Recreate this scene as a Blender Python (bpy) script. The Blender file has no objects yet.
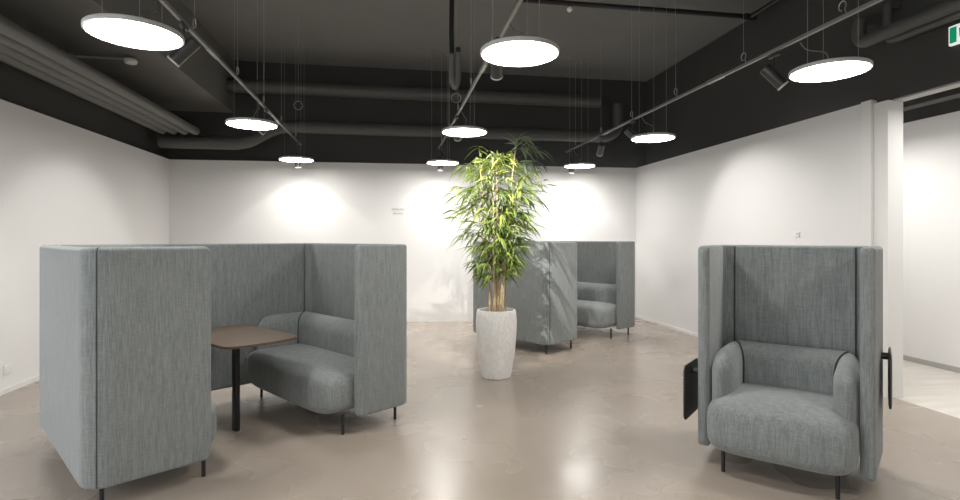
import bpy, bmesh, math, random
from mathutils import Vector, Matrix, Euler
PI = math.pi
R_ = math.radians
scene = bpy.context.scene
COL = scene.collection

# ------------------------------------------------------------------ materials
def srgb(r, g, b):
    f = lambda c: c / 12.92 if c <= .04045 else ((c + .055) / 1.055) ** 2.4
    return (f(r / 255), f(g / 255), f(b / 255), 1)

def new_mat(name):
    m = bpy.data.materials.new(name); m.use_nodes = True
    nt = m.node_tree; b = nt.nodes['Principled BSDF']
    return m, nt, b

def mixrgb(nt, fac, c1, c2):
    n = nt.nodes.new('ShaderNodeMix'); n.data_type = 'RGBA'
    if hasattr(fac, 'links'): nt.links.new(fac, n.inputs[0])
    else: n.inputs[0].default_value = fac
    for i, c in ((6, c1), (7, c2)):
        if hasattr(c, 'links'): nt.links.new(c, n.inputs[i])
        else: n.inputs[i].default_value = c
    return n.outputs[2]

def noise(nt, scale, mapping=(1, 1, 1), detail=3, rough=.5):
    tc = nt.nodes.new('ShaderNodeTexCoord'); mp = nt.nodes.new('ShaderNodeMapping')
    mp.inputs['Scale'].default_value = mapping
    nt.links.new(tc.outputs['Object'], mp.inputs['Vector'])
    n = nt.nodes.new('ShaderNodeTexNoise'); n.inputs['Scale'].default_value = scale
    n.inputs['Detail'].default_value = detail; n.inputs['Roughness'].default_value = rough
    nt.links.new(mp.outputs[0], n.inputs['Vector'])
    return n.outputs['Fac']

def ramp(nt, fac, p0, p1):
    n = nt.nodes.new('ShaderNodeMapRange'); nt.links.new(fac, n.inputs[0])
    n.inputs[1].default_value = p0; n.inputs[2].default_value = p1
    return n.outputs[0]

def bump(nt, b, h, strength, dist=.01):
    n = nt.nodes.new('ShaderNodeBump'); n.inputs['Strength'].default_value = strength
    n.inputs['Distance'].default_value = dist
    nt.links.new(h, n.inputs['Height']); nt.links.new(n.outputs[0], b.inputs['Normal'])

def plain(name, col, rough=.5, metal=0, var=.06, scale=12):
    m, nt, b = new_mat(name)
    c2 = tuple(min(1, c * (1 - var)) for c in col[:3]) + (1,)
    nt.links.new(mixrgb(nt, noise(nt, scale), col, c2), b.inputs['Base Color'])
    b.inputs['Roughness'].default_value = rough; b.inputs['Metallic'].default_value = metal
    return m

def fabric(name, dark, mid, light):
    m, nt, b = new_mat(name)
    streak = ramp(nt, noise(nt, 1, (150, 150, 9), 4, .7), .32, .68)
    weft = ramp(nt, noise(nt, 1, (22, 22, 260), 3, .6), .3, .7)
    broad = ramp(nt, noise(nt, 1, (38, 38, 3.2), 2), .3, .7)
    c = mixrgb(nt, streak, dark, light)
    c = mixrgb(nt, .35, c, mixrgb(nt, weft, dark, light))
    c = mixrgb(nt, .38, c, mixrgb(nt, broad, dark, mid))
    nt.links.new(c, b.inputs['Base Color'])
    b.inputs['Roughness'].default_value = .95
    b.inputs['Specular IOR Level'].default_value = .15
    b.inputs['Sheen Weight'].default_value = .25
    b.inputs['Sheen Roughness'].default_value = .5
    bump(nt, b, streak, .12, .002)
    return m

M = {}
M['fabric'] = fabric('melange_wool', srgb(93, 98, 99), srgb(122, 127, 128), srgb(162, 166, 163))
M['piping'] = plain('piping_cloth', srgb(52, 58, 60), .9)
M['wall'] = plain('white_paint', srgb(226, 225, 224), .75, 0, .012, 3)
M['white_trim'] = plain('white_lacquer', srgb(226, 225, 223), .5, 0, .01)
M['baseboard'] = plain('grey_baseboard', srgb(170, 168, 164), .5)
M['black'] = plain('black_ceiling_paint', srgb(116, 115, 112), .8, 0, .2, 1.3)
M['black2'] = plain('black_fascia_paint', srgb(66, 65, 63), .8, 0, .2, 1.5)
M['duct'] = plain('dark_painted_pipe', srgb(84, 84, 82), .5, 0, .12, 6)
M['duct2'] = plain('grey_painted_pipe', srgb(106, 106, 103), .5, 0, .12, 6)
M['steel'] = plain('brushed_steel', srgb(176, 176, 174), .35, .8, .1, 20)
M['track'] = plain('grey_track', srgb(152, 152, 150), .4, .5, .1, 20)
M['wire'] = plain('steel_wire', srgb(165, 165, 162), .4, .3)
M['spot'] = plain('black_spotlight', srgb(74, 74, 73), .35, .4)
M['ring'] = plain('light_ring', srgb(215, 215, 212), .35, .2)
M['legs'] = plain('black_powder_coat', srgb(30, 30, 31), .45)
M['tablet'] = plain('black_laminate', srgb(46, 43, 40), .45, 0, .15, 25)
M['tabletop'] = plain('brown_laminate', srgb(94, 76, 60), .38, 0, .12, 18)
M['soil'] = plain('dark_soil', srgb(48, 42, 36), .95, 0, .5, 60)
M['white_plastic'] = plain('white_plastic', srgb(230, 230, 228), .4)
M['grey_letters'] = plain('grey_lettering', srgb(150, 150, 148), .6)
M['green'] = plain('exit_green', srgb(0, 134, 92), .4)
M['soffit'] = plain('grey_soffit', srgb(172, 171, 168), .5)

def mk_floor():
    m, nt, b = new_mat('polished_concrete')
    n1 = ramp(nt, noise(nt, .8, detail=3, rough=.45), .25, .75)
    n2 = ramp(nt, noise(nt, 5, detail=3, rough=.5), .3, .72)
    c = mixrgb(nt, n1, srgb(154, 142, 130), srgb(166, 155, 144))
    c = mixrgb(nt, .07, c, mixrgb(nt, n2, srgb(134, 122, 111), srgb(170, 160, 150)))
    nt.links.new(c, b.inputs['Base Color'])
    r = nt.nodes.new('ShaderNodeMapRange'); nt.links.new(noise(nt, 1.6, detail=2), r.inputs[0])
    r.inputs[1].default_value = .3; r.inputs[2].default_value = .7
    r.inputs[3].default_value = .21; r.inputs[4].default_value = .31
    nt.links.new(r.outputs[0], b.inputs['Roughness'])
    b.inputs['Specular IOR Level'].default_value = .6
    return m
M['floor'] = mk_floor()

def mk_floor2():
    m, nt, b = new_mat('pale_vinyl_floor')
    n1 = ramp(nt, noise(nt, 2, (1, 6, 1), 4), .3, .7)
    nt.links.new(mixrgb(nt, n1, srgb(196, 190, 182), srgb(212, 207, 200)), b.inputs['Base Color'])
    b.inputs['Roughness'].default_value = .35
    return m
M['floor2'] = mk_floor2()

def mk_pot():
    m, nt, b = new_mat('white_fibrestone')
    n1 = ramp(nt, noise(nt, 1, (60, 60, 22), 4, .7), .35, .75)
    nt.links.new(mixrgb(nt, n1, srgb(236, 234, 231), srgb(206, 203, 198)), b.inputs['Base Color'])
    b.inputs['Roughness'].default_value = .7
    bump(nt, b, n1, .25, .003)
    return m
M['pot'] = mk_pot()

def mk_leaf(name, c1, c2, c3):
    m, nt, b = new_mat(name)
    at = nt.nodes.new('ShaderNodeAttribute'); at.attribute_name = 'tone'
    nt.links.new(mixrgb(nt, ramp(nt, at.outputs['Fac'], .5, 1), mixrgb(nt, ramp(nt, at.outputs['Fac'], 0, .5), c1, c2), c3), b.inputs['Base Color'])
    b.inputs['Roughness'].default_value = .5
    b.inputs['Specular IOR Level'].default_value = .2
    tr = nt.nodes.new('ShaderNodeBsdfTranslucent'); tr.inputs[0].default_value = c2
    mx = nt.nodes.new('ShaderNodeMixShader'); mx.inputs[0].default_value = .3
    out = nt.nodes['Material Output']
    nt.links.new(b.outputs[0], mx.inputs[1]); nt.links.new(tr.outputs[0], mx.inputs[2])
    nt.links.new(mx.outputs[0], out.inputs[0])
    return m
M['leaf'] = mk_leaf('bamboo_leaf', srgb(74, 98, 50), srgb(122, 142, 70), srgb(166, 170, 82))
M['leaf_shaded'] = mk_leaf('bamboo_leaf_grey', srgb(84, 98, 76), srgb(112, 124, 100), srgb(136, 146, 122))  # shade put into the colour: greyer greens for the unlit-looking top right tuft
M['cane'] = plain('bamboo_cane', srgb(196, 172, 132), .55, 0, .4, 30)

def emis(name, col, s):
    m, nt, b = new_mat(name)
    b.inputs['Base Color'].default_value = (.9, .9, .9, 1)
    b.inputs['Emission Color'].default_value = col
    b.inputs['Emission Strength'].default_value = s
    return m
LAMP_S = 34.0
M['green'] = emis('lit_exit_green', srgb(0, 140, 98), .5); M['green'].node_tree.nodes['Principled BSDF'].inputs['Base Color'].default_value = srgb(0, 134, 92)
M['sign_white'] = emis('lit_exit_white', (.9, .9, .9, 1), .45)
M['diffuser'] = emis('lit_diffuser', (1, .975, .93, 1), LAMP_S)
M['spot_glass'] = emis('lit_lens', (1, .975, .93, 1), 6)

# ------------------------------------------------------------------ object helpers
def obj(name, bm, mat, parent=None, smooth=True, angle=40):
    me = bpy.data.meshes.new(name)
    bmesh.ops.recalc_face_normals(bm, faces=bm.faces)
    bm.to_mesh(me); bm.free()
    me.materials.append(mat)
    if smooth:
        me.polygons.foreach_set('use_smooth', [True] * len(me.polygons))
        me.set_sharp_from_angle(angle=R_(angle))
    o = bpy.data.objects.new(name, me); COL.objects.link(o)
    if parent: o.parent = parent
    return o

def tag(o, label, cat, group=None):
    o['label'] = label; o['category'] = cat
    if group: o['group'] = group
    return o

def thing(name, label, cat, loc=(0, 0, 0), rz=0, group=None):
    o = bpy.data.objects.new(name, None); COL.objects.link(o)
    o.empty_display_size = .1
    o.location = loc; o.rotation_euler = (0, 0, rz)
    return tag(o, label, cat, group)

def struct(name, bm, mat, label=None, smooth=False):
    o = obj(name, bm, mat, None, smooth); o['kind'] = 'structure'
    if label: o['label'] = label
    return o

def dup(root, loc, rz, label, group=None):
    r = root.copy(); COL.objects.link(r); r.location = loc; r.rotation_euler = (0, 0, rz); r['label'] = label
    if group: r['group'] = group
    for ch in list(root.children):
        c = ch.copy(); COL.objects.link(c); c.parent = r
        for g in list(ch.children):
            d = g.copy(); COL.objects.link(d); d.parent = c
    return r

# ------------------------------------------------------------------ mesh helpers
def box(bm, lo, hi, bev=0, seg=2):
    lo = Vector(lo); hi = Vector(hi)
    g = bmesh.ops.create_cube(bm, size=1)
    s = hi - lo; c = (hi + lo) / 2
    for v in g['verts']:
        v.co = Vector((v.co.x * s.x, v.co.y * s.y, v.co.z * s.z)) + c
    if bev:
        es = list({e for v in g['verts'] for e in v.link_edges})
        bmesh.ops.bevel(bm, geom=es, offset=bev, segments=seg, affect='EDGES', profile=.5)
    return bm

def B(lo, hi, bev=0, seg=2): return box(bmesh.new(), lo, hi, bev, seg)

def tube(bm, pts, r, n=10, caps=True):
    pts = [Vector(p) for p in pts]; N = len(pts)
    rs = r if isinstance(r, (list, tuple)) else [r] * N
    rings = []; prev = None
    for i, p in enumerate(pts):
        if i == 0: t = pts[1] - p
        elif i == N - 1: t = p - pts[i - 1]
        else: t = (pts[i + 1] - p).normalized() + (p - pts[i - 1]).normalized()
        t.normalize()
        if prev is None:
            u = t.orthogonal().normalized()
        else:
            u = (prev - t * prev.dot(t)).normalized()
        prev = u; w = t.cross(u)
        k = 1
        if 0 < i < N - 1:
            c = max(.3, (pts[i + 1] - p).normalized().dot(t)); k = 1 / c
        rings.append([bm.verts.new(p + (u * math.cos(a) + w * math.sin(a)) * rs[i]) for a in [2 * PI * j / n for j in range(n)]])
    for a, b in zip(rings, rings[1:]):
        for j in range(n): bm.faces.new((a[j], a[(j + 1) % n], b[(j + 1) % n], b[j]))
    if caps:
        bm.faces.new(rings[0]); bm.faces.new(rings[-1])
    return bm

def T(pts, r, n=10): return tube(bmesh.new(), pts, r, n)

def round_path(pts, rad, seg=6):
    """polyline with its inner corners rounded"""
    pts = [Vector(p) for p in pts]; out = [pts[0]]
    for a, b, c in zip(pts, pts[1:], pts[2:]):
        d1 = (a - b).normalized(); d2 = (c - b).normalized()
        r = min(rad, (a - b).length * .49, (c - b).length * .49)
        p, q = b + d1 * r, b + d2 * r
        for i in range(seg + 1):
            t = i / seg
            out.append(p * (1 - t) ** 2 + b * 2 * t * (1 - t) + q * t * t)
    out.append(pts[-1]); return out

def lathe(bm, prof, n=32, close=True):
    rings = []
    for r, z in prof:
        rings.append([bm.verts.new((r * math.cos(2 * PI * j / n), r * math.sin(2 * PI * j / n), z)) for j in range(n)])
    for a, b in zip(rings, rings[1:]):
        for j in range(n): bm.faces.new((a[j], a[(j + 1) % n], b[(j + 1) % n], b[j]))
    if close:
        bm.faces.new(rings[0]); bm.faces.new(rings[-1])
    return bm

def cushion(half, ev, eh, c=(0, 0, 0), nu=56, nv=28):
    """soft superellipsoid cushion"""
    bm = bmesh.new(); hx, hy, hz = half
    sp = lambda v, e: math.copysign(abs(v) ** e, v)
    rings = []
    for i in range(1, nv):
        ph = -PI / 2 + PI * i / nv
        rings.append([bm.verts.new((c[0] + hx * sp(math.cos(ph), ev) * sp(math.cos(t), eh),
                                    c[1] + hy * sp(math.cos(ph), ev) * sp(math.sin(t), eh),
                                    c[2] + hz * sp(math.sin(ph), ev))) for t in [2 * PI * (j + .5) / nu for j in range(nu)]])
    for a, b in zip(rings, rings[1:]):
        for j in range(nu): bm.faces.new((a[j], a[(j + 1) % nu], b[(j + 1) % nu], b[j]))
    for ring, z in ((rings[0], -hz), (rings[-1], hz)):
        v = bm.verts.new((c[0], c[1], c[2] + z))
        for j in range(nu): bm.faces.new((ring[j], ring[(j + 1) % nu], v))
    return bm

def rbox(half, rad, c=(0, 0, 0), k=7):
    """box with elliptical rounded edges (rx, ry, rz)"""
    bm = bmesh.new(); rings = []
    ix, iy, iz = (half[i] - rad[i] for i in range(3))
    lat = [(-1, -PI / 2 + PI / 2 * i / k) for i in range(k + 1)] + [(1, PI / 2 * i / k) for i in range(k + 1)]
    for sz, ph in lat:
        ring = []
        for q, (sx, sy) in enumerate(((1, 1), (-1, 1), (-1, -1), (1, -1))):
            for i in range(k + 1):
                t = PI / 2 * q + PI / 2 * i / k
                cp = max(math.cos(ph), 1e-3)
                ring.append(bm.verts.new((c[0] + sx * ix + rad[0] * cp * math.cos(t), c[1] + sy * iy + rad[1] * cp * math.sin(t), c[2] + sz * iz + rad[2] * math.sin(ph))))
        rings.append(ring)
    n = len(rings[0])
    for a, b in zip(rings, rings[1:]):
        for j in range(n): bm.faces.new((a[j], a[(j + 1) % n], b[(j + 1) % n], b[j]))
    bm.faces.new(rings[0]); bm.faces.new(rings[-1])
    return bm

def arc(cx, cy, r, a0, a1, n=10):
    return [(cx + r * math.cos(R_(a0 + (a1 - a0) * i / n)), cy + r * math.sin(R_(a0 + (a1 - a0) * i / n))) for i in range(n + 1)]

def panel(path, h, z0, z1, rc0=.05, rc1=.05, rho=.022, rt0=None, rt1=None):
    """padded upholstered panel swept along a plan path; ends rounded; rc = corner radius seen face-on at each end"""
    P = [Vector((p[0], p[1], 0)) for p in path]
    rt0 = rt0 or h * .9; rt1 = rt1 or h * .9
    cum = [0]
    for a, b in zip(P, P[1:]): cum.append(cum[-1] + (b - a).length)
    Lt = cum[-1]
    extra = set(round(c, 5) for c in cum)
    for rc, end in ((rc0, 0), (rc1, 1)):
        for rr in (rc, (rt0, rt1)[end]):
            for i in range(8):
                e = rr * (1 - math.cos(PI / 2 * i / 7))
                extra.add(round(e if end == 0 else Lt - e, 5))
    ss = sorted(e for e in extra if 0 <= e <= Lt + 1e-6)
    ss2 = [ss[0]]
    for s in ss[1:]:
        if s - ss2[-1] > 2e-4: ss2.append(s)
    bm = bmesh.new(); rings = []
    def at(s):
        for i in range(len(P) - 1):
            if s <= cum[i + 1] + 1e-6:
                t = (s - cum[i]) / max(1e-9, cum[i + 1] - cum[i]); break
        p = P[i].lerp(P[i + 1], t)
        d = (P[i + 1] - P[i]).normalized()
        if t < 1e-4 and i > 0: d = (d + (P[i] - P[i - 1]).normalized()).normalized()
        if t > 1 - 1e-4 and i < len(P) - 2: d = (d + (P[i + 2] - P[i + 1]).normalized()).normalized()
        return p, Vector((-d.y, d.x, 0))
    for s in ss2:
        p, nn = at(s)
        hh = h; ins = 0
        for e, rc, rt in ((s, rc0, rt0), (Lt - s, rc1, rt1)):
            if e < rt: hh = min(hh, h - rt + math.sqrt(max(0, rt * rt - (rt - e) ** 2)))
            if rc and e < rc: ins = max(ins, rc - math.sqrt(max(0, rc * rc - (rc - e) ** 2)))
        a, b = z0 + ins, z1 - ins
        q = min(rho, hh * .98)
        ring = []
        for (sx, sz, a0) in ((1, 1, 0), (-1, 1, 90), (-1, -1, 180), (1, -1, 270)):
            for i in range(5):
                t = R_(a0 + 90 * i / 4)
                x = sx * (hh - q) + q * math.cos(t)
                z = (b - q if sz > 0 else a + q) + q * math.sin(t)
                ring.append(bm.verts.new(p + nn * x + Vector((0, 0, z))))
        rings.append(ring)
    n = len(rings[0])
    for a, b in zip(rings, rings[1:]):
        for j in range(n): bm.faces.new((a[j], a[(j + 1) % n], b[(j + 1) % n], b[j]))
    bm.faces.new(rings[0]); bm.faces.new(rings[-1])
    return bm

# ------------------------------------------------------------------ the setting
XL, YB, XR = -3.42, 9.08, 4.285
CEIL = 4.28
TOP = 2.637
YF = -2.2
yback = lambda x: 9.18 - .0298 * (x + 3.42)      # the back wall runs slightly askew
fl = struct('floor', B((XL - 1.2, YF - 1, -.1), (4.36, YB + .3, 0)), M['floor'])
struct('floor_corridor', B((4.36, YF, -.1), (6.1, YB + .3, 0)), M['floor2'])
struct('wall_left', B((XL - .12, 4.7, 0), (XL, 9.178, TOP)), M['wall'])
bm = bmesh.new()
vs = [[bm.verts.new((x, y, z)) for z in (0, TOP)] for x, y in ((XL - .12, yback(XL - .12)), (XR + .15, yback(XR + .15)), (XR + .15, yback(XR + .15) + .12), (XL - .12, yback(XL - .12) + .12))]
for i in range(4): bm.faces.new((vs[i][0], vs[(i + 1) % 4][0], vs[(i + 1) % 4][1], vs[i][1]))
bm.faces.new([v[0] for v in vs]); bm.faces.new([v[1] for v in vs])
struct('wall_back', bm, M['wall'])
struct('wall_right', B((XR, 4.2, 0), (XR + .15, 9.0, TOP)), M['wall'])
struct('wall_corridor', B((5.83, YF, 0), (6.02, YB + .3, 2.72)), M['wall'])
struct('baseboard_corridor', B((5.815, YF, 0), (5.83, YB, .055)), M['baseboard'])
struct('baseboard_left', B((XL, 4.7, 0), (XL + .012, YB, .045)), M['white_trim'])
struct('baseboard_right', B((XR - .012, 4.4, 0), (XR, 8.95, .045)), M['white_trim'])
struct('trim_1', B((XR - .03, 4.2, 0), (XR - .0005, 4.31, TOP + .005), .004), M['white_trim'], 'white vertical post at the end of the right wall')
struct('trim_2', B((XR - .004, 4.06, 0), (XR + .155, 4.199, 2.606), .003), M['white_trim'], 'white end pillar of the right wall')
struct('wall_daylight_block', B((-1.6, YF - .12, 0), (6.1, YF, CEIL)), M['wall'])  # unseen wall added to block daylight here and steer it to the left
struct('ceiling', B((XL - .4, YF, CEIL), (6.1, YB + .5, CEIL + .1)), M['black'])
struct('wall_back_upper', B((XL - .4, YB + .23, 2.4), (4.9, YB + .4, CEIL)), M['black2'])
struct('wall_left_upper', B((XL - .3, YF, 2.4), (XL - .12, YB + .4, CEIL)), M['black2'])
struct('wall_right_upper', B((4.66, YF, 2.6), (4.8, YB + .4, CEIL)), M['black2'])
struct('trim_3', B((XR + .03, YF, 2.612), (XR + .18, 4.2, 3.5)), M['black2'], 'black header beam over the corridor opening')
struct('trim_4', B((XR + .05, YF, 2.596), (XR + .165, 4.058, 2.611)), M['soffit'], 'pale grey strip under the black header beam')
struct('trim_5', B((XL - .12, YF, 3.43), (-2.5, YB + .22, CEIL)), M['black'], 'black boxed beam along the left side of the ceiling')
struct('ceiling_corridor', B((4.8, YF, 3.1), (6.1, YB + .3, 3.2)), M['black2'])
struct('wall_corridor_upper', B((5.86, YF, 2.72), (6.06, YB + .3, 3.1)), M['black2'])
struct('wall_corridor_end', B((XR + .15, 7.6, 0), (5.83, 7.7, 2.6)), M['wall'])

# ------------------------------------------------------------------ upholstered seating
H_ = .033         # half thickness of the padded panels
PT = 1.352        # top of the panels
def leg(parent, x, y, top=.14):
    return obj('leg', T([(x, y, 0), (x, y, top)], .0115, 12), M['legs'], parent)

def booth(loc, rz, label, W, L=2.085):
    R, zb, li, lr = .115, .122, .10, .095
    t = thing('meeting_booth', label, 'booth', loc, rz, 'high-backed meeting booths')
    F = M['fabric']
    for s in (0, 1):
        mx = (lambda x: x) if s == 0 else (lambda x: L - x)
        m = lambda pts: [(mx(x), y) for x, y in pts]
        e, lf, sf = ((.61, .595, .705), (.495, .555, .725))[s]
        cut = (240, 210)[s]          # where the seam sits on the rounded corner
        ar = arc(R, R, R - H_, 270, 180, 18)
        k = round((270 - cut) / 5)
        side = ar[:k + 1][::-1] + [(e - .1, H_), (e, H_)]
        obj('side_panel', panel(m(side), H_, zb, PT, .007, .045, rt0=.006), F, t)
        end = ar[k:] + [(H_, W / 2)] + arc(R, W - R, R - H_, 180, 90) + [(R, W - H_)]
        obj('end_panel', panel(m(end), H_, zb, PT, .007, .007, rt0=.006, rt1=.006), F, t)
        if s == 0:
            q = lambda rr, z: (R + rr * math.cos(R_(cut)), R + rr * math.sin(R_(cut)), z)
            obj('piping', T([q(R - H_, zb + .004), q(R - .012, zb + .008), q(R - .003, zb + .03), q(R - .003, PT - .03), q(R - .012, PT - .004), q(R - H_, PT - .001)], .003, 6), M['piping'], t)
        # seat, backrest, arm
        cx = (2 * H_ + sf) / 2
        obj('seat', cushion(((sf - 2 * H_) / 2, (W - 4 * H_ - .01) / 2, .172), .46, .25, (mx(cx), W / 2, .29)), F, t)
        obj('backrest', rbox((.105, (W - 4 * H_ - .01) / 2, .175), (.1, .06, .125), (mx(2 * H_ + .105), W / 2, .545)), F, t)
        obj('armrest', rbox((.27, .08, .235), (.16, .075, .13), (mx(2 * H_ + .28), W - 2 * H_ - .082, .485), 10), F, t)
        crv = [(mx(2 * H_ + .211), W - 2 * H_ - .163, .43)] + [(mx(2 * H_ + .111 + .1 * math.cos(p)), W - 2 * H_ - .088 - .075 * math.cos(p), .594 + .128 * math.sin(p)) for p in [R_(9 * k_) for k_ in range(11)]]
        obj('seam', T(crv, .005, 6), M['piping'], t)
        for x in (lr, lf):
            for y in (li, W - li): leg(t, mx(x), y)
    obj('back_panel', panel([(R + .004, W - H_), (L / 2, W - H_), (L - R - .004, W - H_)], H_, zb, PT, .01, .01), F, t)
    for x in (2 * H_ + .003, L - 2 * H_ - .003):
        obj('piping', T([(x, W - 2 * H_ - .003, zb + .03), (x, W - 2 * H_ - .003, PT - .012)], .005, 6), M['piping'], t)
    return t

def cam2w(th): return R_(th)
boothA = booth((-1.50, 2.965, 0), R_(36.6), 'grey melange meeting booth at front left with brown table inside', 1.52)
boothB = booth((1.837, 6.159, 0), R_(34.9), 'grey melange meeting booth by the back wall behind the potted bamboo', 1.345)

def place(th, org, p):
    c, s = math.cos(th), math.sin(th)
    return (org[0] + c * p[0] - s * p[1], org[1] + s * p[0] + c * p[1])

# table in the front booth
def table():
    x, y = -1.105, 4.165
    t = thing('booth_table', 'brown table with rounded corners on a black post inside the front left booth', 'table', (x, y, 0), R_(40))
    bm = bmesh.new()
    w, d, r = .268, .43, .07
    pts = []
    for sx, sy, a0 in ((1, 1, 0), (-1, 1, 90), (-1, -1, 180), (1, -1, 270)):
        for i in range(7):
            a = R_(a0 + 15 * i)
            pts.append((sx * (w - r) + r * math.cos(a), sy * (d - r) + r * math.sin(a)))
    # gently bowed short edge towards the room
    out = []
    for (px, py) in pts:
        if py < 0: py -= .035 * (1 - (px / w) ** 2) * (1 if py < -d + .02 else .6)
        out.append((px, py))
    i0 = max(i for i, p in enumerate(pts) if p[1] < 0 and p[0] < 0)
    mid = [(x_, -d - .035 * (1 - (x_ / w) ** 2)) for x_ in (-.15, -.1, -.05, 0, .05, .1, .15)]
    out = out[:i0 + 1] + mid + out[i0 + 1:]
    lo = [bm.verts.new((px, py, .684)) for px, py in out]; hi = [bm.verts.new((px, py, .70)) for px, py in out]
    bm.faces.new(lo); top = bm.faces.new(hi); n = len(lo)
    for j in range(n): bm.faces.new((lo[j], lo[(j + 1) % n], hi[(j + 1) % n], hi[j]))
    bmesh.ops.bevel(bm, geom=list(top.edges), offset=.003, segments=2, affect='EDGES')
    obj('tabletop', bm, M['tabletop'], t, True, 30)
    obj('leg', B((-.018, -.03, 0), (.018, .03, .684), .006), M['legs'], t)
    obj('support_bar', B((-.02, -.3, .662), (.02, .3, .684), .003), M['legs'], t)
table()

def armchair():
    # local frame: x to its left seen from the front, y = 0 at the panel fronts, +y towards the back
    W, D, R, zb = .90, .64, .09, .10
    h = .035; sp = .035            # the side panels splay towards the back
    th = R_(-46.05)
    t = thing('high_back_armchair', 'grey high-backed armchair with folded side tablets at front right', 'armchair', (2.207, 2.784, 0), th)
    F = M['fabric']
    x0 = W / 2; x1 = W / 2 + sp
    for s in (-1, 1):
        obj('side_panel', panel([(s * (x0 - h), 0), (s * (x0 + sp * .4 - h), .25), (s * (x1 - h), D - R - .004)], h, zb, PT, .045, .012), F, t)
        # padded inner corner
        cx, cy, fr = x1 - 2 * h + .004, D - 2 * h + .002, .075
        plan = [(cx + .02, cy - fr), (cx, cy - fr)] + [(cx - fr + fr * math.cos(R_(p)), cy - fr + fr * math.sin(R_(p))) for p in range(8, 90, 8)] + [(cx - fr, cy), (cx - fr, cy + .02), (cx + .02, cy + .02)]
        bm = bmesh.new()
        rings = [[bm.verts.new((s * px_, py_, z)) for px_, py_ in plan] for z in (zb + .012, PT - .008)]
        nn_ = len(plan)
        for j in range(nn_): bm.faces.new((rings[0][j], rings[0][(j + 1) % nn_], rings[1][(j + 1) % nn_], rings[1][j]))
        bm.faces.new(rings[0]); bm.faces.new(rings[1])
        obj('corner_pad', bm, F, t)
        xs = s * (x1 - 2 * h - .068)
        obj('piping', T([(xs, D - 2 * h - .004, zb + .03), (xs, D - 2 * h - .004, PT - .012)], .0045, 6), M['piping'], t)
    pth = [(-x1 + h, D - R)] + arc(-x1 + R, D - R, R - h, 180, 90) + [(0, D - h)] + arc(x1 - R, D - R, R - h, 90, 0) + [(x1 - h, D - R)]
    obj('back_panel', panel(pth, h, zb, PT, .012, .012), F, t)
    inner = x0 - 2 * h - .004
    for s in (-1, 1):
        obj('armrest', rbox((.066, .315, .235), (.063, .2, .13), (s * (inner - .056), D - 2 * h - .29, .468), 10), F, t)
    for s in (-1, 1):
        crv = [(s * (inner - .127), D - 2 * h - .219, .43)] + [(s * (inner - .063 - .064 * math.cos(p)), D - 2 * h - .119 - .1 * math.cos(p), .585 + .121 * math.sin(p)) for p in [R_(9 * k_) for k_ in range(11)]]
        obj('seam', T(crv, .005, 6), M['piping'], t)
    obj('seat', cushion((inner + .005, (D - 2 * h + .165) / 2, .175), .48, .28, (0, (D - 2 * h - .165) / 2, .285)), F, t)
    obj('backrest', rbox((inner - .01, .11, .175), (.06, .1, .12), (0, D - 2 * h - .108, .53), 10), F, t)
    for x in (-.287, .287):
        for y in (-.05, D - .1): leg(t, x, y, .15)
    # folded writing tablets on brackets outside the side panels
    def tab(s, y0, y1, z0, z1, by, bz, off):
        tb = obj('tablet', rbox((.009, (y1 - y0) / 2, (z1 - z0) / 2), (.006, .045, .045), (s * (x0 + off), (y0 + y1) / 2, (z0 + z1) / 2), 5), M['tablet'], t)
        obj('bracket', T([(s * (x0 - .01), by, bz), (s * (x0 + off), by, bz)], .02, 12), M['legs'], tb)
    tab(-1, -.055, .27, .255, .6, .1, .545, .065)
    tab(1, .24, .56, .44, .75, .40, .715, .065)
    return t
armchair()

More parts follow.
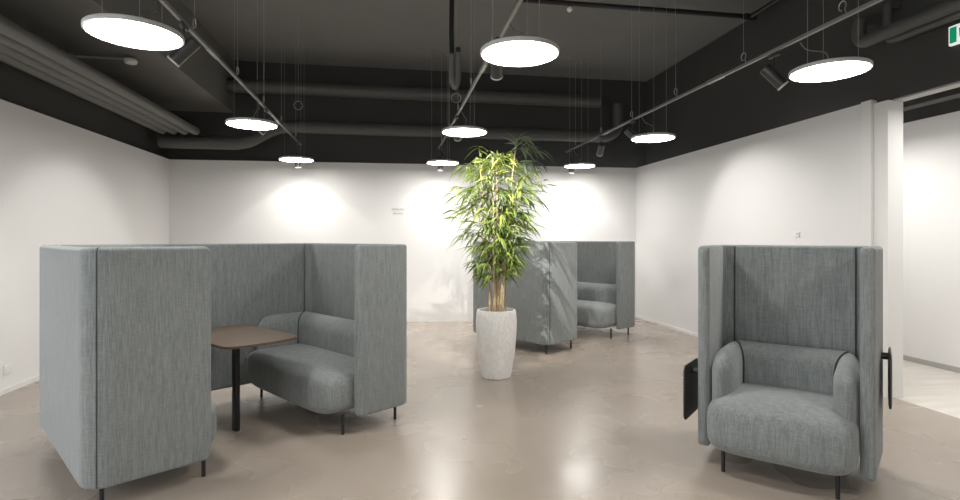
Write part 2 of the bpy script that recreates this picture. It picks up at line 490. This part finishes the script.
# ------------------------------------------------------------------ potted bamboo
def bamboo():
    rnd = random.Random(11)
    px, py = 1.06, 5.36
    t = thing('potted_bamboo', 'tall leafy bamboo in a tapered white pot on the concrete floor', 'potted plant', (px, py, 0))
    prof = [(.135, 0), (.145, .004), (.158, .06), (.175, .16), (.19, .27), (.2, .38), (.2055, .48), (.2065, .56), (.203, .63), (.198, .66), (.192, .676), (.184, .68), (.176, .674), (.173, .64), (.172, .60)]
    bm = lathe(bmesh.new(), prof, 48)
    pot = obj('pot', bm, M['pot'], t)
    bm = lathe(bmesh.new(), [(.172, .60), (.172, .615), (.12, .625), (.06, .63), (.02, .632)], 32)
    obj('soil', bm, M['soil'], t)
    def leaf(bm, lay, base, d, ln, wd, droop, tone, roll):
        d = d.normalized(); up = Vector((0, 0, 1))
        side = d.cross(up)
        if side.length < .05: side = Vector((1, 0, 0))
        side.normalize()
        side = (Matrix.Rotation(roll, 3, d) @ side).normalized()
        prof = ((0, .12), (.14, .8), (.35, 1), (.6, .8), (.82, .42), (1, .03))
        L, C, Rr = [], [], []
        p = base.copy(); dd = d.copy(); lt = 0
        for u, wv in prof:
            st = (u - lt) * ln; lt = u
            dd = (dd + Vector((0, 0, -droop * st / ln))).normalized()
            p = p + dd * st
            nrm = side.cross(dd).normalized()
            w = wd * wv / 2
            for lst, q in ((L, p - side * w + nrm * w * .35), (C, p), (Rr, p + side * w + nrm * w * .35)):
                v = bm.verts.new(q); v[lay] = tone; lst.append(v)
        for i in range(len(prof) - 1):
            bm.faces.new((L[i], C[i], C[i + 1], L[i + 1])); bm.faces.new((C[i], Rr[i], Rr[i + 1], C[i + 1]))
    def rad_at(z):
        tab = ((.85, .06), (1.0, .17), (1.15, .3), (1.35, .37), (1.6, .43), (1.9, .47), (2.1, .44), (2.3, .3), (2.45, .18))
        for (z0, r0), (z1, r1) in zip(tab, tab[1:]):
            if z <= z1: return r0 + (r1 - r0) * max(0, (z - z0)) / (z1 - z0)
        return .15
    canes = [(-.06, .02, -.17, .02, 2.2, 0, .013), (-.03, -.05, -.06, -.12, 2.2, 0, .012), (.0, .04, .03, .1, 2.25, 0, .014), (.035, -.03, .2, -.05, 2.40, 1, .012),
             (.06, .03, .24, .06, 2.0, 0, .012), (.015, .0, .0, -.02, 2.15, 0, .013), (-.035, .07, -.2, .1, 1.85, 0, .011), (.05, -.06, .12, -.16, 1.85, 0, .011), (.105, .02, .108, .03, 1.55, 0, .005), (-.015, -.02, -.03, -.08, 1.7, 0, .0105), (.03, .05, .07, .12, 1.75, 0, .010)]
    for ci, (bx, by, tx, ty, ht, shaded, cr) in enumerate(canes):
        z0 = .62
        pt = lambda z: Vector((bx + (tx - bx) * ((z - z0) / (ht - z0)) ** 1.3, by + (ty - by) * ((z - z0) / (ht - z0)) ** 1.3, z))
        pts = []; rs = []
        n = 15
        for i in range(n + 1):
            z = z0 + (ht - z0) * i / n
            p = pt(z); r = cr * (1 - .6 * i / n)
            for dz, k in ((-.006, 1), (0, 1.22), (.006, 1)):
                if 0 < i < n or dz == 0: pts.append(p + Vector((0, 0, dz))); rs.append(r * k)
        bm = bmesh.new(); tube(bm, pts, rs, 8)
        cane = obj('cane', bm, M['cane'], t)
        if cr < .008: continue
        bm = bmesh.new(); lay = bm.verts.layers.float.new('tone')
        nb = int((ht - .95) / .047)
        for k in range(nb):
            z = .98 + (ht - .98) * (k + rnd.random()) / nb
            if shaded and z < 1.9 and False: continue
            base = pt(min(z, ht))
            a = rnd.uniform(0, 2 * PI) if rnd.random() < .45 else math.atan2(base.y, base.x) + rnd.gauss(0, .9)
            reach = rad_at(z) * rnd.uniform(.25, .78)
            dv = Vector((math.cos(a), math.sin(a), rnd.uniform(.15, .75)))
            tip = base + Vector((dv.x * reach, dv.y * reach, dv.z * reach * .7))
            midp = (base + tip) / 2 + Vector((0, 0, .03))
            tube(bm, [base, midp, tip], [.0028, .0022, .0012], 5)
            nl = rnd.randint(6, 9)
            for j in range(nl):
                f = .35 + .65 * j / (nl - 1)
                p = base.lerp(midp, f * 2) if f < .5 else midp.lerp(tip, f * 2 - 1)
                fan = rnd.gauss(0, .75)
                ca, sa = math.cos(a + fan), math.sin(a + fan)
                dz = rnd.uniform(-.75, .35)
                ln = rnd.uniform(.12, .23)
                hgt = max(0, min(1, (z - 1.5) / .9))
                tone = max(0, min(1, rnd.gauss(.42, .22) + .45 * hgt * (1 if bx < 0.02 else .3)))  # lamplight put into the tone: yellower higher up, strongest on left canes
                leaf(bm, lay, p, Vector((ca, sa, dz)), ln, rnd.uniform(.015, .022), rnd.uniform(.4, 1.1), tone, rnd.gauss(0, .5))
        # crown tuft, painted yellower on the left canes for lamplight
        top = pt(ht)
        for j in range(16):
            a = rnd.uniform(0, 2 * PI)
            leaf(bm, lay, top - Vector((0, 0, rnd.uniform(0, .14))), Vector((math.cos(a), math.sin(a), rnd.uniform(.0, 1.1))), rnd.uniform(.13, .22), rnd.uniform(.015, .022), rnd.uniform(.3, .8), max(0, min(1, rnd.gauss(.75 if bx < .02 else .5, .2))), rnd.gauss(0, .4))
        me = obj('foliage', bm, M['leaf_shaded'] if shaded else M['leaf'], cane)
bamboo()

# ------------------------------------------------------------------ pendant lamps
LX = (-1.40, .80, 3.0); LY = (3.29, 5.83, 8.28); LZ = 2.545
def lamp(loc, label):
    t = thing('pendant_lamp', label, 'lamp', loc, 0, 'round pendant lamps')
    r = .247
    bm = lathe(bmesh.new(), [(r - .012, .002), (r - .004, .0), (r, .004), (r, .024), (r - .006, .03), (.02, .032)], 64, False)
    obj('housing', bm, M['ring'], t)
    bm = lathe(bmesh.new(), [(r - .009, .003), (r - .03, .0), (.05, -.001), (.001, -.001)], 64, False)
    obj('diffuser', bm, M['diffuser'], t)
    obj('driver_box', B((-.07, -.03, .032), (.07, .03, .055), .004), M['ring'], t)
    up = CEIL - loc[2]
    for a in (60, 180, 300):
        x, y = .17 * math.cos(R_(a)), .17 * math.sin(R_(a))
        w = obj('suspension_wire', T([(x, y, .03), (x, y, up)], .0017, 6), M['wire'], t)
        obj('ceiling_anchor', lathe(bmesh.new(), [(.012, up - .02), (.012, up)], 10), M['wire'], w).location = (x, y, 0)
        obj('power_cable', T(round_path([(.0, .0, .05), (.03, .05, .16), (.02, .24, .24), (.0, .27, .305)], .05), .004, 6), M['wire'], t)
    return t
names = [['nearest of the left row', 'middle of the left row', 'farthest of the left row, near the back wall'],
         ['nearest of the centre row, in front of the bamboo', 'middle of the centre row, beside the bamboo top', 'farthest of the centre row, left of the bamboo'],
         ['nearest of the right row, above the armchair', 'middle of the right row', 'farthest of the right row, near the right back corner']]
proto = None
for i, x in enumerate(LX):
    for j, y in enumerate(LY):
        lb = 'round white glowing pendant lamp, ' + names[i][j]
        x, y = ((-1.425, 3.34), (-1.385, 5.80), (-1.36, 8.30))[j] if i == 0 else (x, y)
        if proto is None: proto = lamp((x, y, LZ), lb)
        else: dup(proto, (x, y, LZ), 0, lb)
for i, x in enumerate(LX):     # the fourth row of the grid, above the photographer
    dup(proto, (x, .75, LZ), 0, 'round white glowing pendant lamp of the row above the viewer, ' + ('left', 'centre', 'right')[i] + ' one')

# ------------------------------------------------------------------ light tracks
TZ = 2.87
def track(x, label, hooks):
    t = thing('light_track', label, 'light track', (x, 0, 0), 0, 'ceiling light tracks')
    obj('rail', B((-.013, YF + .1, TZ), (.013, 8.95, TZ + .026), .003), M['track'], t)
    for y in (2.05, 4.62, 7.2):
        obj('coupler', B((-.017, y - .12, TZ - .003), (.017, y + .12, TZ + .03), .003), M['steel'], t)
    for y in hooks:
        w = obj('hanger', T([(0, y, TZ + .12), (0, y, CEIL)], .002, 6), M['wire'], t)
        pts = [(0, y - .03, TZ + .03), (0, y - .02, TZ + .06)] + [(0, y + .0 + .03 * math.cos(R_(a)), TZ + .09 + .032 * math.sin(R_(a))) for a in range(200, -100, -25)]
        obj('hook', T(pts, .0045, 8), M['steel'], w)
    return t
hk = (1.05, 2.1, 3.18, 4.21, 5.33, 6.39, 7.39, 8.48)
track(LX[0], 'grey light track on wire hangers along the left lamp row', hk)
track(LX[1], 'grey light track on wire hangers along the centre lamp row', hk)
track(LX[2], 'grey light track on wire hangers along the right lamp row', hk)

def spot(loc, direction, label, power, cone=86, blend=.35, soft=.03, wash=False):
    d = Vector(direction).normalized()
    t = thing('track_spotlight', label, 'spotlight', (loc[0], loc[1], 0), 0, 'black track spotlights')
    c = Vector((0, 0, loc[2]))
    obj('adapter', B((-.014, -.06, TZ - .028), (.014, .06, TZ + .001), .003), M['spot'], t)
    obj('stem', T([(0, 0, TZ - .02), (0, 0, loc[2] + .02)], .008, 8), M['spot'], t)
    # cylinder body
    q = d.to_track_quat('Z', 'Y').to_matrix().to_4x4()
    bm = lathe(bmesh.new(), [(.012, -.11), (.04, -.11), (.046, -.104), (.046, .095), (.045, .1), (.041, .1), (.039, .07), (.03, .06)], 28)
    bm.transform(Matrix.Translation(c) @ q)
    body = obj('body', bm, M['spot'], t)
    bm = lathe(bmesh.new(), [(.0455, .088), (.0475, .09), (.0475, .1), (.0455, .102), (.042, .1)], 28, False)
    bm.transform(Matrix.Translation(c) @ q)
    obj('rim', bm, M['ring'], body)
    ld = bpy.data.lights.new('spot_beam', 'SPOT'); ld.energy = power; ld.spot_size = R_(cone); ld.spot_blend = blend
    ld.shadow_soft_size = soft; ld.color = (1, .97, .93)
    if wash:      # wall-wash optics: more even throw
        ld.use_nodes = True; ln = ld.node_tree
        fo = ln.nodes.new('ShaderNodeLightFalloff'); fo.inputs[0].default_value = 1
        ln.links.new(fo.outputs['Linear'], ln.nodes['Emission'].inputs['Strength'])
    lo = bpy.data.objects.new('spot_beam', ld); COL.objects.link(lo)
    lo.location = Vector(loc) + d * .115
    lo.rotation_euler = d.to_track_quat('-Z', 'Y').to_euler()
    return t
SZ = 2.68
al = R_(46)
ca, sa = math.cos(al), math.sin(al)
spot((LX[0], 4.0, SZ), (-ca, 0, -sa), 'black cylinder spotlight on the left track beside the nearest left pendant lamp', 40, 80, .5)
spot((LX[0], 6.5, SZ), (-ca, 0, -sa), 'black cylinder spotlight on the left track beside the middle left pendant lamp', 40, 80, .5)
spot((LX[1] - .02, 3.93, SZ), (.3, 1.42, -1.05), 'black cylinder spotlight on the centre track behind the nearest centre lamp', 340, 46, .7, .012)
spot((LX[1], 6.5, SZ), (.3, 1, -.9), 'black cylinder spotlight on the centre track behind the middle centre lamp', 60, 70, .8)
spot((LX[2] + .02, 3.86, SZ), (.62, -.3, -.78), 'black cylinder spotlight on the right track beside the nearest right lamp', 45, 50, .5)
spot((LX[2], 6.35, SZ), (ca, -.28, -sa), 'black cylinder spotlight on the right track beside the middle right lamp', 20, 84, .5)
ab = R_(74)
for i, n in enumerate(('left', 'centre', 'right')):
    spot((LX[i], 8.65, 2.585), (0, math.cos(ab), -math.sin(ab)), 'black cylinder spotlight at the back end of the %s track' % n, 10, 108, .22, .03, True)
spot((LX[2], 7.4, SZ), (.2, 1, -.7), 'black cylinder spotlight on the right track between the middle and farthest right lamps', 25, 60, .8)

# ------------------------------------------------------------------ pipes and services under the ceiling
for i in range(4):
    x = -3.31 + i * .153
    o = obj('ventilation_pipe', T([(x, YF, 2.99), (x, 8.62, 2.99)], .06, 20), M['duct2'])
    tag(o, ('grey pipe along the left wall, closest to the wall', 'grey pipe along the left wall, second from the wall', 'grey pipe along the left wall, third from the wall', 'grey pipe along the left wall, farthest from the wall')[i], 'pipe', 'four parallel pipes along the left wall')
o = obj('ventilation_pipe', T(round_path([(-3.4, 8.78, 2.85), (-2.2, 8.78, 2.85), (-1.75, 8.97, 3.17), (3.75, 8.97, 3.17), (3.95, 8.97, 3.3), (3.95, 8.97, 3.75)], .2), .1, 24), M['duct'])
tag(o, 'thick dark pipe across the back with an angled bend at its left end', 'pipe')
o = obj('ventilation_pipe', T([(-2.49, 8.97, 3.78), (3.6, 8.97, 3.78)], .105, 24), M['duct'])
tag(o, 'thick dark pipe across the back just below the ceiling, upper of the two', 'pipe')
o = obj('ventilation_pipe', T(round_path([(4.3, 4.2, 3.35), (4.13, 4.2, 3.34), (4.13, 4.2, 3.13), (4.13, 1.0, 3.13)], .1), .055, 18), M['duct'])
tag(o, 'dark pipe with an elbow above the white end pillar, nearer to the room', 'pipe', 'pipes above the corridor opening')
o = obj('ventilation_pipe', T(round_path([(4.3, 3.98, 3.4), (4.2, 3.98, 3.4), (4.2, 3.98, 3.075), (4.2, 1.0, 3.075)], .08), .033, 18), M['duct'])
tag(o, 'thinner dark pipe below the elbowed pipe at the upper right', 'pipe', 'pipes above the corridor opening')
# sprinkler pipe
t = thing('sprinkler_pipe', 'thin dark sprinkler pipe crossing under the ceiling at the upper right', 'pipe', (0, 0, 0))
obj('pipe', T(round_path([(1.5, 6.05, 4.14), (4.4, 6.05, 4.14), (4.4, 3.2, 4.14)], .06), .03, 12), M['legs'], t)
obj('sprinkler_head', lathe(bmesh.new(), [(.012, 4.1), (.03, 4.085), (.034, 4.06), (.012, 4.04)], 12), M['white_plastic'], t).location = (2.07, 6.05, 0)
obj('tee_fitting', T([(4.33, 6.05, 4.14), (4.47, 6.05, 4.14)], .042, 12), M['legs'], t)
# smoke detector on an arm
t = thing('smoke_detector', 'white oval smoke detector on a thin arm under the left beam', 'smoke detector', (-2.86, 6.6, 3.38))
bm = lathe(bmesh.new(), [(.02, -.035), (.055, -.03), (.068, -.005), (.06, .02), (.03, .03)], 24); obj('head', bm, M['white_plastic'], t)
obj('arm', T([(0, 0, .02), (-.62, 0, .02)], .012, 8), M['soffit'], t)
obj('bracket', B((-.63, -.02, 0), (-.59, .02, .06), .003), M['soffit'], t)
# hanging cable loop
t = thing('cable_loop', 'black cable bundle hanging in a loop from the ceiling at top centre', 'cable', (.655, 5.5, 0))
obj('cable', T(round_path([(-.02, 0, CEIL), (-.035, 0, 3.6), (-.03, 0, 3.0), (.0, 0, 2.93), (.03, 0, 3.0), (.035, 0, 3.35)], .08), .026, 10), M['legs'], t)
obj('sleeve', T(round_path([(-.03, 0, 3.28), (-.033, 0, 3.02), (.0, 0, 2.925), (.033, 0, 3.02), (.035, 0, 3.3)], .07), .031, 10), M['duct2'], t)
# loose ring hooks hanging on wires
for i, (x, y, z, lb) in enumerate(((.76, 6.25, 3.03, 'wire ring hanging beside the centre track'), (-1.175, 7.3, 3.12, 'wire ring hanging right of the left track'))):
    pts = [(x + .055 * math.cos(2 * PI * k / 24), y, z + .055 * math.sin(2 * PI * k / 24)) for k in range(24)] + [(x + .055, y, z)]
    t = thing('wire_ring', 'thin ' + lb, 'wire', (0, 0, 0))
    obj('ring', T(pts, .004, 6), M['wire'], t)
    obj('wire', T([(x, y, z + .055), (x, y, CEIL)], .0025, 6), M['wire'], t)

# ------------------------------------------------------------------ small things on the walls
t = thing('wall_sign', 'small grey two-line lettering on the white back wall', 'sign', (.13, yback(.13), 1.86), -.0298)
for ln, (z, x0, x1, hh) in enumerate(((.018, -.1, .1, .036), (-.05, -.08, .09, .026))):
    rnd = random.Random(4 + ln); bm = bmesh.new(); x = x0
    while x < x1:
        w = rnd.choice((.008, .011, .014))
        box(bm, (x, -.003, z - hh / 2), (x + .004, .0, z + hh / 2 * rnd.choice((.5, 1))))
        box(bm, (x, -.003, z - hh / 2), (x + w, .0, z - hh / 2 + .004))
        box(bm, (x, -.003, z), (x + w * .8, .0, z + .004))
        x += w + .005
    obj('lettering', bm, M['grey_letters'], t)
t = thing('room_sensor', 'small white sensor plate on the right wall above the armchair', 'sensor', (XR, 5.12, 1.437))
obj('plate', B((-.012, -.035, -.03), (.002, .035, .03), .003), M['white_plastic'], t)
obj('display', B((-.013, -.02, .0), (-.0118, .005, .018)), M['soffit'], t)
t = thing('wall_socket', 'small white power socket low on the left wall', 'socket', (XL, 5.52, .21))
obj('plate', B((0, -.045, -.045), (.01, .045, .045), .004), M['white_plastic'], t)
bm = lathe(bmesh.new(), [(.03, 0), (.03, .006), (.025, .006), (.024, .002)], 20); bm.transform(Matrix.Translation((.006, 0, 0)) @ Matrix.Rotation(PI / 2, 4, 'Y'))
obj('outlet', bm, M['white_trim'], t)
t = thing('exit_sign', 'green and white exit sign below the pipes at the upper right corner', 'sign', (XR + .03, 3.325, 2.965))
obj('panel', B((-.03, -.22, -.075), (0, .22, .075), .004), M['sign_white'], t)
obj('green_field', B((-.033, .158, -.06), (-.029, .208, .06)), M['green'], t)
bm = bmesh.new()
for pts in ([(.125, -.03), (.135, -.03), (.14, .04), (.12, .04)],):
    vs = [bm.verts.new((-.032, y, z)) for y, z in pts]; bm.faces.new(vs)
box(bm, (-.033, -.2, -.06), (-.029, .11, .06))
obj('green_symbol', bm, M['green'], t)

# ------------------------------------------------------------------ glazed side and front left of the room (behind the viewer)
def mk_glass():
    m, nt, b = new_mat('window_glass')
    tr = nt.nodes.new('ShaderNodeBsdfTransparent'); gl = nt.nodes.new('ShaderNodeBsdfGlossy'); gl.inputs['Roughness'].default_value = .02
    mx = nt.nodes.new('ShaderNodeMixShader'); mx.inputs[0].default_value = .06
    nt.links.new(tr.outputs[0], mx.inputs[1]); nt.links.new(gl.outputs[0], mx.inputs[2])
    nt.links.new(mx.outputs[0], nt.nodes['Material Output'].inputs[0])
    return m
M['glass'] = mk_glass()
bm = bmesh.new()
for y in (YF, -.5, 1.25, 3.0, 4.65): box(bm, (XL - .1, y - .03, 0), (XL - .02, y + .03, 2.62))
for z in (0, 2.58): box(bm, (XL - .1, YF, z), (XL - .02, 4.65, z + .05))
f = struct('window_1', bm, M['legs'])
obj('pane', B((XL - .065, YF, .05), (XL - .055, 4.65, 2.58)), M['glass'], f, False)
bm = bmesh.new()
for x in (XL, -1.63): box(bm, (x - .03, YF - .1, 0), (x + .03, YF - .02, CEIL))
for z in (0, 2.6, CEIL - .05): box(bm, (XL, YF - .1, z), (-1.6, YF - .02, z + .05))
f = struct('window_2', bm, M['legs'])
obj('pane', B((XL, YF - .065, .05), (-1.63, YF - .055, CEIL - .05)), M['glass'], f, False)

# ------------------------------------------------------------------ daylight from the open front of the room
w = bpy.data.worlds.new('daylight'); scene.world = w; w.use_nodes = True
w.node_tree.nodes['Background'].inputs[0].default_value = (.95, .975, 1, 1)
w.node_tree.nodes['Background'].inputs[1].default_value = 2.2

# unseen lamps added to brighten the corridor wall (same pendant lamps)
dup(proto, (5.0, 3.4, LZ), 0, 'added round white pendant lamp, out of view, brightening the corridor beyond the right wall, nearer one')
dup(proto, (4.9, 5.35, LZ), 0, 'added round white pendant lamp, out of view, brightening the corridor beyond the right wall, farther one')

# ------------------------------------------------------------------ camera
cam = bpy.data.cameras.new('camera'); co = bpy.data.objects.new('camera', cam); COL.objects.link(co)
cam.sensor_width = 36; cam.sensor_fit = 'HORIZONTAL'; cam.lens = 36 * 540 / 960
cam.shift_y = -12 / 960
co.location = (0, 0, 1.4); co.rotation_euler = (PI / 2, 0, -math.atan(90 / 540))
cam.clip_start = .05
scene.camera = co
scene.view_settings.view_transform = 'Standard'
scene.view_settings.look = 'None'
scene.view_settings.exposure = .45
scene.view_settings.gamma = 1
scene.view_settings.use_curve_mapping = False
